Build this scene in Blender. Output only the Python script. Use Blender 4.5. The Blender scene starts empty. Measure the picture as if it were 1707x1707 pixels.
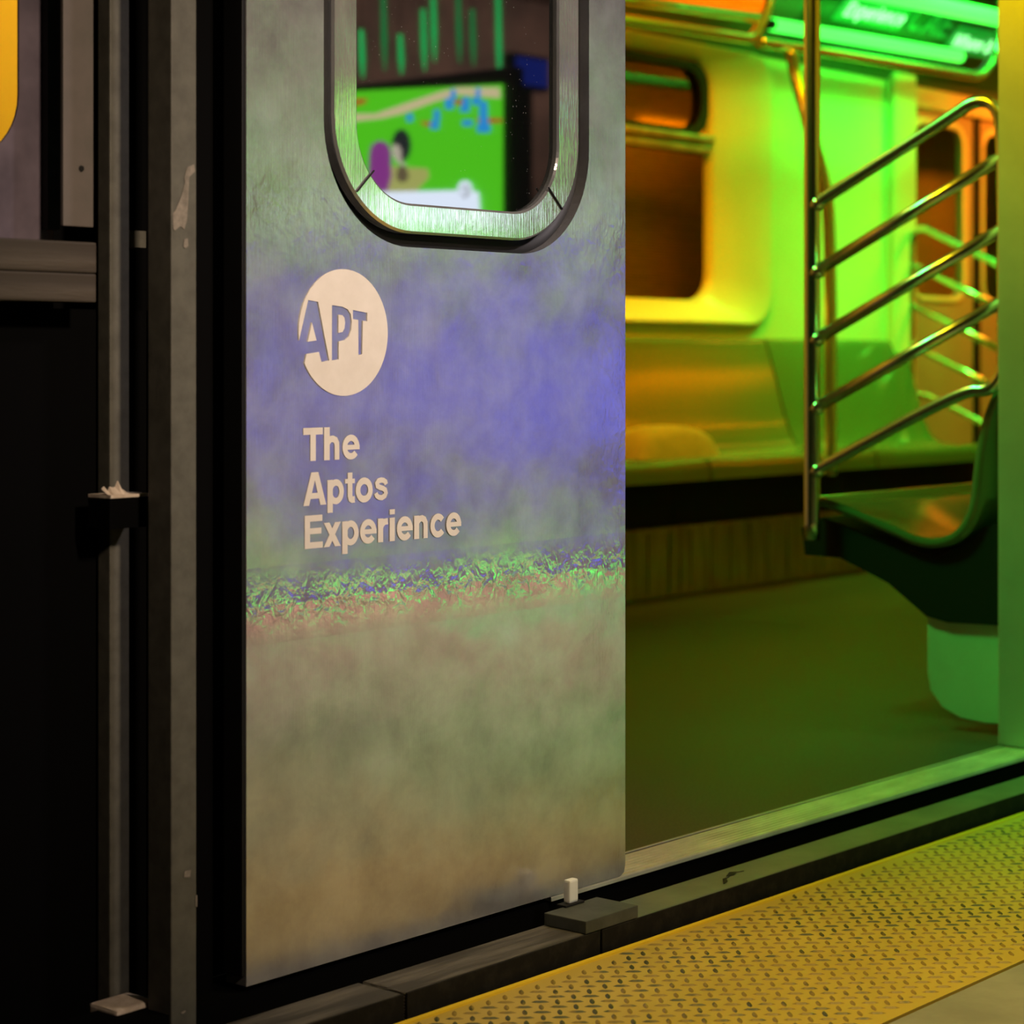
import bpy, bmesh, math, random
from mathutils import Vector, Matrix
random.seed(7)
PI = math.pi
SC = bpy.context.scene
C = SC.collection
R = math.radians
# ------------------------------------------------------------------ camera, world, exposure, lights
FPX, CX, CY, CAM_D, CAM_H = 3629.0, 853.5, 603.0, 1.855, 0.72
SN, CN = math.sin(R(40.29)), math.cos(R(40.29))
cam = bpy.data.cameras.new('camera'); camo = bpy.data.objects.new('camera', cam); C.objects.link(camo)
camo.location = (0, -CAM_D, CAM_H); camo.rotation_euler = (R(90), 0, -math.atan2(CN, SN))
cam.sensor_width = 36; cam.lens = 36*FPX/1707; cam.shift_y = -(853.5-CY)/1707
cam.dof.use_dof = True; cam.dof.focus_distance = 2.85; cam.dof.aperture_fstop = 5.0
cam.clip_start = .05
SC.camera = camo
SC.view_settings.view_transform = 'Standard'; SC.view_settings.look = 'None'
SC.view_settings.exposure = 0.0; SC.view_settings.gamma = 1.0; SC.view_settings.use_curve_mapping = False
wd = bpy.data.worlds.new('night_station'); SC.world = wd; wd.use_nodes = True
wd.node_tree.nodes['Background'].inputs[0].default_value = (.5, .45, .4, 1)
wd.node_tree.nodes['Background'].inputs[1].default_value = .004

def area(name, loc, target, size, power, col, sy=None):
    l = bpy.data.lights.new(name, 'AREA'); l.energy = power; l.color = col; l.size = size
    if sy: l.shape = 'RECTANGLE'; l.size_y = sy
    o = bpy.data.objects.new(name, l); C.objects.link(o); o.location = loc
    o.rotation_euler = (Vector(target)-Vector(loc)).to_track_quat('-Z', 'Y').to_euler()
    return o
ORANGE = (1, .30, .02); GREEN = (.04, 1, .09); WARM = (1, .77, .57); YELLOW = (1, .62, .08); LIME = (.45, 1, .06)
# inside the car: ceiling lamps, and an added green fill at the doorway
def spread(l, deg): l.data.spread = R(deg); return l
spread(area('car_lamp_light_orange', (5.3, 1.75, 2.14), (5.7, 2.45, 1.1), .9, 13, (1, .34, .0), .2), 95)
spread(area('car_lamp_light_green', (7.05, 1.8, 2.14), (7.0, 2.45, 1.0), .6, 20, (.02, 1, .05), .2), 105)
area('car_lamp_light_lime', (6.2, 1.0, 2.14), (6.2, 1.6, 0), .6, 3, (.4, 1, .0), .3)
spread(area('car_lamp_light_gold', (2.7, .5, 2.14), (3.72, .05, 1.55), .3, 4, (1, .66, .0), .2), 62)
area('car_lamp_light_amber', (3.4, 1.5, 2.14), (3.2, 2.4, .9), 1.0, 22, (1, .45, .02), .3)
spread(area('car_lamp_light_red_orange', (8.5, 1.6, 2.14), (8.2, 2.5, 1.3), .4, 12, (1, .22, .01), .2), 90)
spread(area('doorway_fill_green', (3.0, 1.1, 2.14), (3.8, .12, .2), .3, 3.2, (.03, 1, .12), .2), 55)  # added fill, turns the seat end panel and sill green
# platform lamps, with unseen fills added for door and hall
spread(area('platform_lamp_light_warm', (1.1, -3.4, 2.6), (1.8, 0, .88), .3, 3.3, WARM), 28)
spread(area('door_fill_white', (3.3, -2.7, 3.1), (2.38, 0, 1.0), .3, 2.6, (1, .86, .88)), 30)  # unseen fill added to brighten the upper door steel
spread(area('platform_lamp_light_yellow', (2.3, -1.25, 2.9), (2.4, -.9, 0), .4, 6.3, (1, .74, .2)), 46)
spread(area('platform_lamp_light_green', (4.0, -1.7, 2.9), (3.95, -.8, 0), .4, 10, (.28, 1, .12)), 50)
spread(area('hall_fill_pink', (6.0, -4.4, 3.2), (6.2, -4.4, 0), .8, 38, (1, .50, .64)), 90)  # unseen hall fill, pinkish to shift the tone mirrored in the steel
area('wall_fill_warm', (11, -6.8, 3.2), (11, -8.1, 1.6), 4, 30, (1, .70, .6), .2)  # added wash on the station wall, for its mirror image in the door
spread(area('floor_fill_rust', (4.7, -3.0, 3.2), (4.5, -2.5, 0), .4, 34, (1, .38, .26)), 50)  # added fill that browns the hall floor mirrored in the door

# ------------------------------------------------------------------ materials
def mat(name, col, rough=.6, metal=0.0, emis=None, estr=1.0, spec=.5):
    m = bpy.data.materials.new(name); m.use_nodes = True
    b = m.node_tree.nodes['Principled BSDF']
    b.inputs['Base Color'].default_value = (*col, 1); b.inputs['Roughness'].default_value = rough
    b.inputs['Metallic'].default_value = metal; b.inputs['Specular IOR Level'].default_value = spec
    if emis:
        b.inputs['Emission Color'].default_value = (*emis, 1); b.inputs['Emission Strength'].default_value = estr
    return m
def nd(m, t, **kw):
    n = m.node_tree.nodes.new(t)
    for k, v in kw.items(): setattr(n, k, v)
    return n
def lk(m, a, b): m.node_tree.links.new(a, b)
def coords(m, scale=(1, 1, 1), rot=(0, 0, 0)):
    g = nd(m, 'ShaderNodeNewGeometry'); mp = nd(m, 'ShaderNodeMapping')
    mp.inputs['Scale'].default_value = scale; mp.inputs['Rotation'].default_value = rot
    lk(m, g.outputs['Position'], mp.inputs['Vector']); return mp.outputs[0]
def noise(m, scale, cscale=(1, 1, 1), detail=4, rough=.6, dist=0):
    n = nd(m, 'ShaderNodeTexNoise'); lk(m, coords(m, cscale), n.inputs['Vector'])
    n.inputs['Scale'].default_value = scale; n.inputs['Detail'].default_value = detail
    n.inputs['Roughness'].default_value = rough; n.inputs['Distortion'].default_value = dist
    return n.outputs['Fac']
def ramp(m, fac, stops):
    r = nd(m, 'ShaderNodeValToRGB'); lk(m, fac, r.inputs[0]); e = r.color_ramp.elements
    while len(e) > 2: e.remove(e[-1])
    for i, (p, c) in enumerate(stops):
        if i > 1: e.new(p)
    for i, (p, c) in enumerate(stops):
        e[i].position = p; e[i].color = (*c, 1) if len(c) == 3 else c
    return r.outputs[0]
def bump(m, fac, strength, dist=.01, prev=None):
    b = nd(m, 'ShaderNodeBump'); b.inputs['Strength'].default_value = strength; b.inputs['Distance'].default_value = dist
    lk(m, fac, b.inputs['Height'])
    if prev is not None: lk(m, prev, b.inputs['Normal'])
    return b.outputs[0]
def bs(m): return m.node_tree.nodes['Principled BSDF']
def math_(m, op, a, b=None, clamp=False):
    n = nd(m, 'ShaderNodeMath', operation=op); n.use_clamp = clamp
    for i, v in enumerate((a, b)):
        if v is None: continue
        if isinstance(v, (int, float)): n.inputs[i].default_value = v
        else: lk(m, v, n.inputs[i])
    return n.outputs[0]
def noisy(name, c1, c2, scale, rough=.6, metal=0, bstr=.2, bdist=.002, cscale=(1, 1, 1), spec=.5, lo=.35, hi=.65):
    m = mat(name, c1, rough, metal, spec=spec)
    f = noise(m, scale, cscale)
    lk(m, ramp(m, f, [(lo, c1), (hi, c2)]), bs(m).inputs['Base Color'])
    if bstr: lk(m, bump(m, f, bstr, bdist), bs(m).inputs['Normal'])
    return m

M = {}
M['beam_front'] = noisy('dark_beam_front', (.012, .011, .009), (.022, .02, .016), 50, .8, bstr=.3, spec=.1, lo=.45, hi=.7)
M['black'] = mat('black_paint_and_gaps', (.003, .003, .003), .8, spec=.02)  # bracket paint, also shade put into the pocket and gaps as black
M['dark'] = noisy('dark_rubber', (.01, .01, .009), (.02, .019, .017), 30, .6, spec=.2)
M['rubber'] = mat('gasket_rubber', (.006, .006, .006), .5, spec=.3)
M['stud'] = noisy('painted_stud', (.08, .076, .058), (.115, .110, .085), 40, .6, bstr=.15)
M['stud_side'] = M['stud']
M['torn_paint'] = noisy('torn_paint', (.16, .14, .11), (.30, .26, .21), 70, .8, bstr=.5)
M['torn_wood'] = noisy('torn_wood', (.62, .5, .38), (.8, .68, .55), 60, .8, bstr=.5)
def wood_mat(name, c1, c2, stretch=(3, 30, 30), wscale=1.4, bstr=.35, rough=.6):
    m = mat(name, c1, rough, spec=.3)
    w = nd(m, 'ShaderNodeTexWave', wave_type='BANDS', bands_direction='Z'); lk(m, coords(m, stretch), w.inputs['Vector'])
    w.inputs['Scale'].default_value = wscale; w.inputs['Distortion'].default_value = 7; w.inputs['Detail'].default_value = 3
    w.inputs['Detail Scale'].default_value = .6
    f = noise(m, 60, (.25, 2, 2)); mx = math_(m, 'MULTIPLY', w.outputs['Fac'], f)
    lk(m, ramp(m, mx, [(.05, c1), (.6, c2)]), bs(m).inputs['Base Color'])
    lk(m, bump(m, mx, bstr, .003), bs(m).inputs['Normal']); return m
M['rail_wood'] = wood_mat('grained_timber', (.052, .042, .031), (.085, .07, .052), (3, 20, 14), .8, .5)
M['beam'] = wood_mat('weathered_timber', (.05, .045, .038), (.13, .118, .10), (4, 40, 60), 1.5, .7)
M['beam_paint'] = noisy('painted_timber', (.09, .11, .085), (.13, .15, .115), 14, .5, bstr=.12)
M['lining_steel'] = noisy('lining_steel', (.055, .042, .055), (.14, .11, .135), 9, .5, bstr=.1)
# brushed steel of the door
def steel_door():
    m = mat('brushed_steel_door', (.58, .57, .56), .3, .72)
    b = bs(m)
    fine = noise(m, 60, (14, 14, .25), 3, .6)
    blot = noise(m, 10, (1, 1, 1), 7, .66, .15)
    big = noise(m, 3.5, (1, 1, .8), 3, .55, .1)
    lk(m, ramp(m, blot, [(.32, (.44, .43, .45)), (.64, (.66, .65, .64))]), b.inputs['Base Color'])
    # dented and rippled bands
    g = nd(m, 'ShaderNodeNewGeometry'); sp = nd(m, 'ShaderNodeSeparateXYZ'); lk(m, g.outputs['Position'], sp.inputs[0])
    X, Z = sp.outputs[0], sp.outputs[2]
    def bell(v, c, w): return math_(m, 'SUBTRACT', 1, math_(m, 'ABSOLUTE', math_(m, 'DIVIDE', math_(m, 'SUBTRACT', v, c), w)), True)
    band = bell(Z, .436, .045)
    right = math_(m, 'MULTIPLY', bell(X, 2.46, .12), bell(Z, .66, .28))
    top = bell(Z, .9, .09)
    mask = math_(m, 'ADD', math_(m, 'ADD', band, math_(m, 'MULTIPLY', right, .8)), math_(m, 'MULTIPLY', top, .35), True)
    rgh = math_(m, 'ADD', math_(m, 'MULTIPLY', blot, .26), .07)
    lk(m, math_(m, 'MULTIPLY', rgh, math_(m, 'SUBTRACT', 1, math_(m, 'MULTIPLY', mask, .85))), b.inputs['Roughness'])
    rip = noise(m, 70, (1, 1, .75), 3, .5, .8)
    h1 = math_(m, 'MULTIPLY', rip, mask)
    n = bump(m, fine, .10, .002)
    n = bump(m, big, .5, .014, n)
    n = bump(m, blot, .07, .005, n)
    n = bump(m, h1, .45, .003, n)
    lk(m, n, b.inputs['Normal'])
    return m
M['steel_door'] = steel_door()
def ring_mat():
    m = mat('window_frame_steel', (.70, .70, .69), .08, .8)
    f = noise(m, 14, (1, 1, .6), 6, .7, .5)
    lk(m, ramp(m, f, [(.3, (.52, .53, .51)), (.62, (.74, .74, .72))]), bs(m).inputs['Base Color'])
    n = bump(m, noise(m, 60, (10, 10, .3), 2), .05, .002)
    lk(m, bump(m, f, .04, .003, n), bs(m).inputs['Normal']); return m
M['ring'] = ring_mat()
def door_glass():
    m = mat('tinted_door_glass', (.01, .012, .01), .03)
    nt = m.node_tree; out = nt.nodes['Material Output']
    gl = nd(m, 'ShaderNodeBsdfGlossy'); gl.inputs['Color'].default_value = (.9, .92, .9, 1); gl.inputs['Roughness'].default_value = .02
    df = nd(m, 'ShaderNodeBsdfDiffuse'); 
    v = nd(m, 'ShaderNodeTexVoronoi'); lk(m, coords(m, (1, 1, 1)), v.inputs['Vector']); v.inputs['Scale'].default_value = 150
    v.inputs['Randomness'].default_value = 1
    n = noise(m, 12)
    thr = math_(m, 'MULTIPLY', math_(m, 'SUBTRACT', n, .38), .5)
    spk = math_(m, 'LESS_THAN', v.outputs['Distance'], thr)
    lk(m, ramp(m, spk, [(0, (.008, .009, .008)), (1, (.34, .36, .33))]), df.inputs['Color'])
    tr = nd(m, 'ShaderNodeBsdfTransparent'); tr.inputs['Color'].default_value = (.12, .14, .12, 1)
    mx0 = nd(m, 'ShaderNodeMixShader'); mx0.inputs[0].default_value = .5
    lk(m, df.outputs[0], mx0.inputs[1]); lk(m, tr.outputs[0], mx0.inputs[2])
    mx = nd(m, 'ShaderNodeMixShader'); mx.inputs[0].default_value = .34
    lk(m, mx0.outputs[0], mx.inputs[1]); lk(m, gl.outputs[0], mx.inputs[2]); lk(m, mx.outputs[0], out.inputs['Surface'])
    return m
M['door_glass'] = door_glass()
def pane_glass():
    m = mat('car_window_glass', (.1, .1, .1), .05)
    out = m.node_tree.nodes['Material Output']
    gl = nd(m, 'ShaderNodeBsdfGlossy'); gl.inputs['Color'].default_value = (.8, .8, .8, 1); gl.inputs['Roughness'].default_value = .06
    tr = nd(m, 'ShaderNodeBsdfTransparent'); tr.inputs['Color'].default_value = (.85, .8, .7, 1)
    mx = nd(m, 'ShaderNodeMixShader'); mx.inputs[0].default_value = .12
    lk(m, tr.outputs[0], mx.inputs[1]); lk(m, gl.outputs[0], mx.inputs[2]); lk(m, mx.outputs[0], out.inputs['Surface'])
    return m
M['pane'] = pane_glass()
M['vinyl'] = noisy('cream_vinyl', (.72, .66, .58), (.78, .72, .64), 30, .5, bstr=0)
M['sill'] = noisy('worn_aluminium', (.6, .6, .5), (.85, .85, .74), 25, .3, .5, .1, cscale=(.4, 1, 1))
M['jamb'] = noisy('jamb_steel', (.42, .42, .38), (.52, .52, .48), 5, .5, .35, .02)
M['carpet'] = noisy('speckled_floor', (.018, .017, .013), (.058, .054, .04), 220, .55, 0, .25, .001, spec=.45)
def lug_mats():
    a = noisy('yellow_plate_paint', (.46, .33, .055), (.53, .385, .07), 6, .5, 0, 0)
    b = mat('shaded_lug_paint', (.5, .33, .03), .5)
    w = math_(b, 'MULTIPLY', noise(b, 34, detail=2), math_(b, 'ADD', noise(b, 3.2, detail=2), .45))
    lk(b, ramp(b, w, [(.46, (.27, .185, .035)), (.58, (.065, .07, .03))]), bs(b).inputs['Base Color'])  # lug base darkened for their shadow lines; greenish patches are worn paint
    return a, b
M['plate'], M['lug'] = lug_mats()
M['plate_edge'] = mat('yellow_edge_paint', (.85, .6, .03), .45)
M['concrete'] = noisy('platform_concrete', (.20, .20, .18), (.27, .27, .24), 10, .6, bstr=.1)
M['wall_in'] = noisy('car_liner', (.74, .70, .46), (.78, .74, .50), 3, .35, bstr=0)
M['seat'] = mat('moulded_seat', (.11, .15, .07), .13, spec=.8)
M['seat_inner'] = M['seat']
M['tube'] = mat('stanchion_steel', (.74, .72, .66), .24, 1.0)
M['rail_tube'] = mat('grab_rail_steel', (.8, .79, .74), .2, 1.0)
M['heater'] = noisy('heater_cover_steel', (.3, .24, .17), (.5, .4, .3), 12, .4, .6, .1, cscale=(2, 1, .2))
M['boards'] = wood_mat('brown_boards', (.10, .07, .015), (.42, .27, .07), (.6, 1, 30), 1.0, .2)
M['cove'] = mat('cove_panel', (.10, .16, .10), .35)
M['door_in'] = noisy('far_door_steel', (.45, .36, .28), (.5, .4, .32), 5, .4, .2, 0)
M['tube_green'] = mat('green_lamp_tube', (.1, .5, .1), .4, emis=(.05, 1, .06), estr=3.0)
M['tube_orange'] = mat('orange_lamp_tube', (.5, .2, .0), .4, emis=(1, .10, .0), estr=1.3)
M['tube_streak'] = mat('orange_streak_tube', (.5, .2, .0), .4, emis=(1, .22, .0), estr=15)
M['sign_glow'] = mat('glowing_sign_letters', (.2, .5, .2), .4, emis=(.3, 1, .35), estr=2.2)
M['sign_back'] = mat('lit_sign_panel', (.03, .2, .04), .4, emis=(.0, .6, .04), estr=.45)
M['faint'] = mat('faint_sign_letters', (.05, .2, .07), .4, emis=(.0, .3, .03), estr=.6)
M['nylon'] = mat('white_nylon', (.85, .86, .8), .35)
M['bench_dark'] = mat('bench_shadow_steel', (.012, .012, .01), .6, spec=.15)  # near-black support steel, with the far bench's recess shade in its colour
M['plexi'] = noisy('frosted_panel', (.45, .55, .45), (.5, .6, .5), 8, .3, bstr=0)
M['mound'] = noisy('pale_mound', (.38, .38, .28), (.45, .44, .33), 20, .9, bstr=.3)
M['brown_wall'] = noisy('station_wall', (.17, .12, .10), (.30, .20, .16), 3, .8, bstr=0)
M['led_green'] = mat('green_light_tube', (.0, .3, .05), .4, emis=(.0, 1, .22), estr=1.1)
M['led_green_dim'] = mat('green_light_tube_dim', (.0, .3, .05), .4, emis=(.0, 1, .25), estr=.45)
M['neon'] = mat('green_floor_light', (.0, .4, .05), .4, emis=(.03, 1, .08), estr=6.5)
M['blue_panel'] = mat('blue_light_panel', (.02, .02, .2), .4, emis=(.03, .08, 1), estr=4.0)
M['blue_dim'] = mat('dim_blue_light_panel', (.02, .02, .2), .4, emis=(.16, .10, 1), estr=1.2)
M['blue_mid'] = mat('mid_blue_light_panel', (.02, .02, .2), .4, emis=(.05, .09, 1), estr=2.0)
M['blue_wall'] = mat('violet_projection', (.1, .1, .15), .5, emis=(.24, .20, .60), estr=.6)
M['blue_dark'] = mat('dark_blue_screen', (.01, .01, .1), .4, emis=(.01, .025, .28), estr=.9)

# ------------------------------------------------------------------ builders
class MB:
    def __init__(s): s.bm = bmesh.new(); s.mi = 0
    def _f(s, vs):
        try:
            f = s.bm.faces.new(vs); f.material_index = s.mi; return f
        except ValueError: return None
    def box(s, a, b, bev=0):
        x0, y0, z0 = [min(a[i], b[i]) for i in range(3)]; x1, y1, z1 = [max(a[i], b[i]) for i in range(3)]
        v = [s.bm.verts.new(p) for p in ((x0,y0,z0),(x1,y0,z0),(x1,y1,z0),(x0,y1,z0),(x0,y0,z1),(x1,y0,z1),(x1,y1,z1),(x0,y1,z1))]
        fs = [s._f([v[i] for i in q]) for q in ((0,3,2,1),(4,5,6,7),(0,1,5,4),(1,2,6,5),(2,3,7,6),(3,0,4,7))]
        if bev:
            es = list({e for f in fs for e in f.edges})
            bmesh.ops.bevel(s.bm, geom=es, offset=bev, segments=2, affect='EDGES', profile=.6)
        return s
    def prism(s, pts, ax, a, b):
        """extrude a 2D outline along axis ax from a to b; pts are the two other coordinates in order"""
        def P(p, t):
            l = list(p); l.insert(ax, t); return l
        v0 = [s.bm.verts.new(P(p, a)) for p in pts]; v1 = [s.bm.verts.new(P(p, b)) for p in pts]
        n = len(pts); s._f(v0); s._f(v1[::-1])
        for i in range(n): s._f([v0[i], v1[i], v1[(i+1) % n], v0[(i+1) % n]])
        return s
    def tube(s, path, r, seg=14, cap=True):
        path = [Vector(p) for p in path]; n = len(path); rings = []; up = None
        for i, p in enumerate(path):
            t = ((path[min(i+1, n-1)]-p).normalized() + (p-path[max(i-1, 0)]).normalized())
            t = t.normalized() if t.length > 1e-6 else Vector((0, 0, 1))
            if up is None:
                up = Vector((0, 0, 1)) if abs(t.z) < .9 else Vector((1, 0, 0))
            a = t.cross(up).normalized(); b = a.cross(t).normalized(); up = b
            rr = r[i] if isinstance(r, (list, tuple)) else r
            rings.append([s.bm.verts.new(p + (a*math.cos(2*PI*k/seg)+b*math.sin(2*PI*k/seg))*rr) for k in range(seg)])
        for i in range(n-1):
            for k in range(seg):
                f = s._f([rings[i][k], rings[i][(k+1) % seg], rings[i+1][(k+1) % seg], rings[i+1][k]])
                if f: f.smooth = True
        if cap: s._f(rings[0][::-1]); s._f(rings[-1])
        return s
    def loft(s, loops, closed=True, smooth=True, cap_last=False):
        rs = [[s.bm.verts.new(p) for p in l] for l in loops]; n = len(loops[0])
        for a, b in zip(rs, rs[1:]):
            for k in range(n if closed else n-1):
                f = s._f([a[k], a[(k+1) % n], b[(k+1) % n], b[k]])
                if f: f.smooth = smooth
        if cap_last: s._f(rs[-1])
        return s
    def grid(s, rows, smooth=True): return s.loft(rows, closed=False, smooth=smooth)
    def poly(s, pts): s._f([s.bm.verts.new(p) for p in pts]); return s
    def holed(s, outer, inner, y0, y1):
        """plate in XZ between y0 (front) and y1 with one hole"""
        bm = s.bm
        for y in (y0, y1):
            es = []
            for loop in (outer, inner):
                vs = [bm.verts.new((x, y, z)) for x, z in loop]
                es += [bm.edges.new((vs[i], vs[(i+1) % len(vs)])) for i in range(len(vs))]
            bmesh.ops.triangle_fill(bm, use_beauty=True, use_dissolve=False, edges=es)
        for loop in (outer, inner):
            n = len(loop)
            for i in range(n):
                (xa, za), (xb, zb) = loop[i], loop[(i+1) % n]
                s._f([bm.verts.new(p) for p in ((xa, y0, za), (xb, y0, zb), (xb, y1, zb), (xa, y1, za))])
        bmesh.ops.remove_doubles(bm, verts=bm.verts[:], dist=1e-5)
        return s
    def build(s, name, m, parent=None, recalc=True):
        if recalc: bmesh.ops.recalc_face_normals(s.bm, faces=s.bm.faces[:])
        me = bpy.data.meshes.new(name); s.bm.to_mesh(me); s.bm.free()
        for q in (m if isinstance(m, (list, tuple)) else [m]): me.materials.append(q)
        o = bpy.data.objects.new(name, me); C.objects.link(o)
        if parent:
            o.parent = parent; o.matrix_parent_inverse = Matrix.Translation(-parent.location)
        return o
def tag(o, label=None, cat=None, group=None, kind=None):
    if label: o['label'] = label
    if cat: o['category'] = cat
    if group: o['group'] = group
    if kind: o['kind'] = kind
    return o
def thing(name, loc, label, cat, group=None):
    o = bpy.data.objects.new(name, None); C.objects.link(o); o.location = loc; o.empty_display_size = .05
    return tag(o, label, cat, group)
def struct(name, mb, m): return tag(mb.build(name, m), kind='structure')
def rrect(x0, x1, z0, z1, r, n=10):
    pts = []
    for cx, cz, a0 in ((x1-r, z0+r, -90), (x1-r, z1-r, 0), (x0+r, z1-r, 90), (x0+r, z0+r, 180)):
        for k in range(n+1):
            a = R(a0+90*k/n); pts.append((cx+r*math.cos(a), cz+r*math.sin(a)))
    return pts
def W(px, py, Y):
    """the point that was measured at (px, py) on the plane y = Y"""
    u = (px-CX)/FPX; xd = u*SN+CN; yd = -u*CN+SN; Z = (CAM_D+Y)/yd
    return Vector((xd*Z, Y, CAM_H-(py-CY)*Z/FPX))
def smoothpath(pts, it=3):
    p = [Vector(q) for q in pts]
    for _ in range(it):
        q = [p[0]]
        for a, b in zip(p, p[1:]): q += [a*.75+b*.25, a*.25+b*.75]
        q.append(p[-1]); p = q
    return p

# ------------------------------------------------------------------ the setting: car shell
DX0, DX1 = 1.715, 2.434      # sliding leaf
JX = 3.707                   # right side of the doorway
struct('floor', MB().box((2.2, .079, -.06), (11, .22, 0)).box((0, .22, -.06), (11, 2.6, 0)), M['carpet'])
struct('ceiling', MB().box((0, 0.0, 2.2), (11, 2.6, 2.26)), M['wall_in'])
struct('wall_end_left', MB().box((-.05, .0, -.06), (0, 2.6, 2.26)), M['dark'])
struct('wall_end_right', MB().box((11, .0, -.06), (11.05, 2.6, 2.26)), M['wall_in'])
WY = 2.45
# far wall: plain liner, with a hole for the window surround and for the doorway
wx0, wx1, wz0, wz1 = 4.75, 6.50, .845, 1.80
struct('wall_far', MB().holed([(2.2, 0), (7.30, 0), (7.30, 1.84), (2.2, 1.84)], rrect(wx0, wx1, wz0, wz1, .13), WY, WY+.03), M['wall_in'])
struct('wall_far_left', MB().box((0, WY, 0), (2.2, WY+.03, 1.84)), M['wall_in'])
struct('wall_far_right', MB().box((8.62, WY, 0), (11, WY+.03, 1.84)), M['wall_in'])
struct('trim_1', MB().box((7.30, WY-.035, 0), (7.47, WY+.06, 1.84), .01), M['wall_in'])
struct('trim_2', MB().box((7.3, WY, 1.72), (8.62, WY+.05, 1.84)), M['wall_in'])
# cove between wall and ceiling
cove = struct('ceiling_cove', MB().prism([(WY-.005, 1.80), (2.08, 2.2), (2.6, 2.2), (2.6, 1.80)], 0, 0, 11), M['cove'])
# window surround, moulded in steps
def surround():
    b = MB(); Ls = []
    for dx, y, r in ((0, WY+.02, .13), (0, WY-.012, .13), (.018, WY-.026, .13), (.04, WY-.026, .12), (.10, WY-.005, .12), (.20, WY+.03, .115), (.26, WY+.055, .11), (.278, WY+.065, .10), (.285, WY+.09, .10)):
        zt = dx*.14; zb = dx*.31
        Ls.append([(x, y, z) for x, z in rrect(wx0+dx, wx1-dx, wz0+zb, wz1-zt, r)])
    b.loft(Ls); return b
ws = struct('window_1', surround(), M['wall_in'])
fx0, fx1, fz0, fz1 = wx0+.28, wx1-.28, wz0+.11, wz1-.045
b = MB(); b.poly([(x, WY+.078, z) for x, z in rrect(fx0-.01, fx1+.01, fz0-.01, fz1+.01, .1)]); b.build('pane', M['pane'], ws)
b = MB(); b.box((fx0, WY+.05, 1.44), (fx1-.01, WY+.072, 1.465), .004); b.box((fx0, WY+.035, 1.475), (fx1-.01, WY+.07, 1.50), .006); b.build('sash_bar', M['heater'], ws)
b = MB(); b.holed(rrect(fx0, fx1-.02, 1.5, fz1-.005, .09), rrect(fx0+.03, fx1-.06, 1.52, fz1-.03, .09), WY+.055, WY+.07); b.build('vent_sash', M['dark'], ws)
struct('trim_3', MB().box((4.5, WY+.32, .5), (7.2, WY+.35, 2.1)), M['boards'])
# opposite doors, closed
for i, (x0, x1, px) in enumerate(((7.475, 8.035, 0), (8.05, 8.61, 1))):
    d = struct('door_%d' % (i+2), MB().holed([(x0, 0), (x1, 0), (x1, 1.73), (x0, 1.73)], rrect(x0+.07, x1-.10 if not i else x1-.07, .98, 1.66, .07), WY+.02, WY+.05), M['door_in'])
    w = MB(); w.loft([[(x, y, z) for x, z in rrect(x0+.07-g, (x1-.10 if not i else x1-.07)+g, .98-g, 1.66+g, .07+g)] for g, y in ((.0, WY+.02), (.02, WY+.012), (.025, WY+.02))]); w.build('window_frame', M['wall_in'], d)
    w = MB(); w.poly([(x, WY+.04, z) for x, z in rrect(x0+.065, (x1-.095 if not i else x1-.065), .975, 1.665, .07)]); w.build('pane', M['pane'], d)
struct('trim_4', MB().box((8.022, WY+.005, 0), (8.062, WY+.045, 1.73), .008), M['rubber'])
struct('trim_5', MB().box((7.3, WY+.30, 0), (9.3, WY+.33, 2.1)), noisy('olive_wall', (.16, .19, .04), (.24, .27, .07), 3, .7, bstr=0))
# near wall, right of the doorway, and its steel jamb
struct('wall_near_right', MB().box((JX+.005, .012, -.06), (11, .085, 2.26)), M['wall_in'])
jb = struct('door_frame_right', MB().box((JX, 0, 0), (JX+.05, .092, 2.1), .003), M['jamb'])
for z in (1.115, .856, .59, .318, 1.4):
    b = MB(); b.tube([(JX+.002, .028, z), (JX-.0025, .028, z)], .0032, 10); b.build('screw', M['dark'], jb)
b = MB(); b.box((JX-.006, -.02, -.004), (JX+.06, .0, .003)); b.build('foot_plate', M['jamb'], jb)
struct('trim_6', MB().box((JX+.002, -.03, -.03), (JX+.08, -.0005, 2.15)), M['black'])
struct('wall_near_top', MB().box((0, .0, 2.08), (JX+.05, .09, 2.26)), M['wall_in'])
# near wall, left of the doorway: back of the inner lining, seen through the studs
struct('wall_near_lining', MB().holed([(.0, .80), (1.556, .80), (1.556, 2.2), (0, 2.2)], rrect(1.0, 1.508, .945, 1.9, .075), .15, .153), M['lining_steel'])
struct('wall_near_left', MB().box((1.556, .2, 0), (DX1+.01, .215, 2.2)).box((0, .15, -.05), (1.556, .165, .80)).box((0, .126, -.3), (1.70, .13, .78)), M['black'])  # black sheets added to keep the pocket and stud gaps dark
struct('wall_pocket', MB().box((DX1-.02, .10, 0), (DX1+.012, .20, 2.1)), M['black'])
struct('trim_7', MB().box((DX0-.045, .035, -.02), (DX0-.02, .11, 2.1)), M['black'])
# doorway sill with grooves
sl = MB(); prof = [(0.0, -.007), (0.0, -.002)]
y = .002
for k in range(8):
    prof += [(y, 0), (y+.0050, 0), (y+.0056, -.0045), (y+.0092, -.0045)]; y += .0098
prof += [(y, .001), (.0835, .001), (.0835, -.007)]
sl.prism(prof, 0, 2.27, JX+.0)
tag(sl.build('door_sill', M['sill']), kind='structure')
struct('trim_8', MB().box((.2, .004, -.32), (6.2, .0785, -.0075)), M['black'])  # black sheets here and below stand for the shaded gap under the sill
struct('trim_9', MB().box((.2, -.108, -.34), (6.2, .003, -.069)), M['black'])
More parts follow.
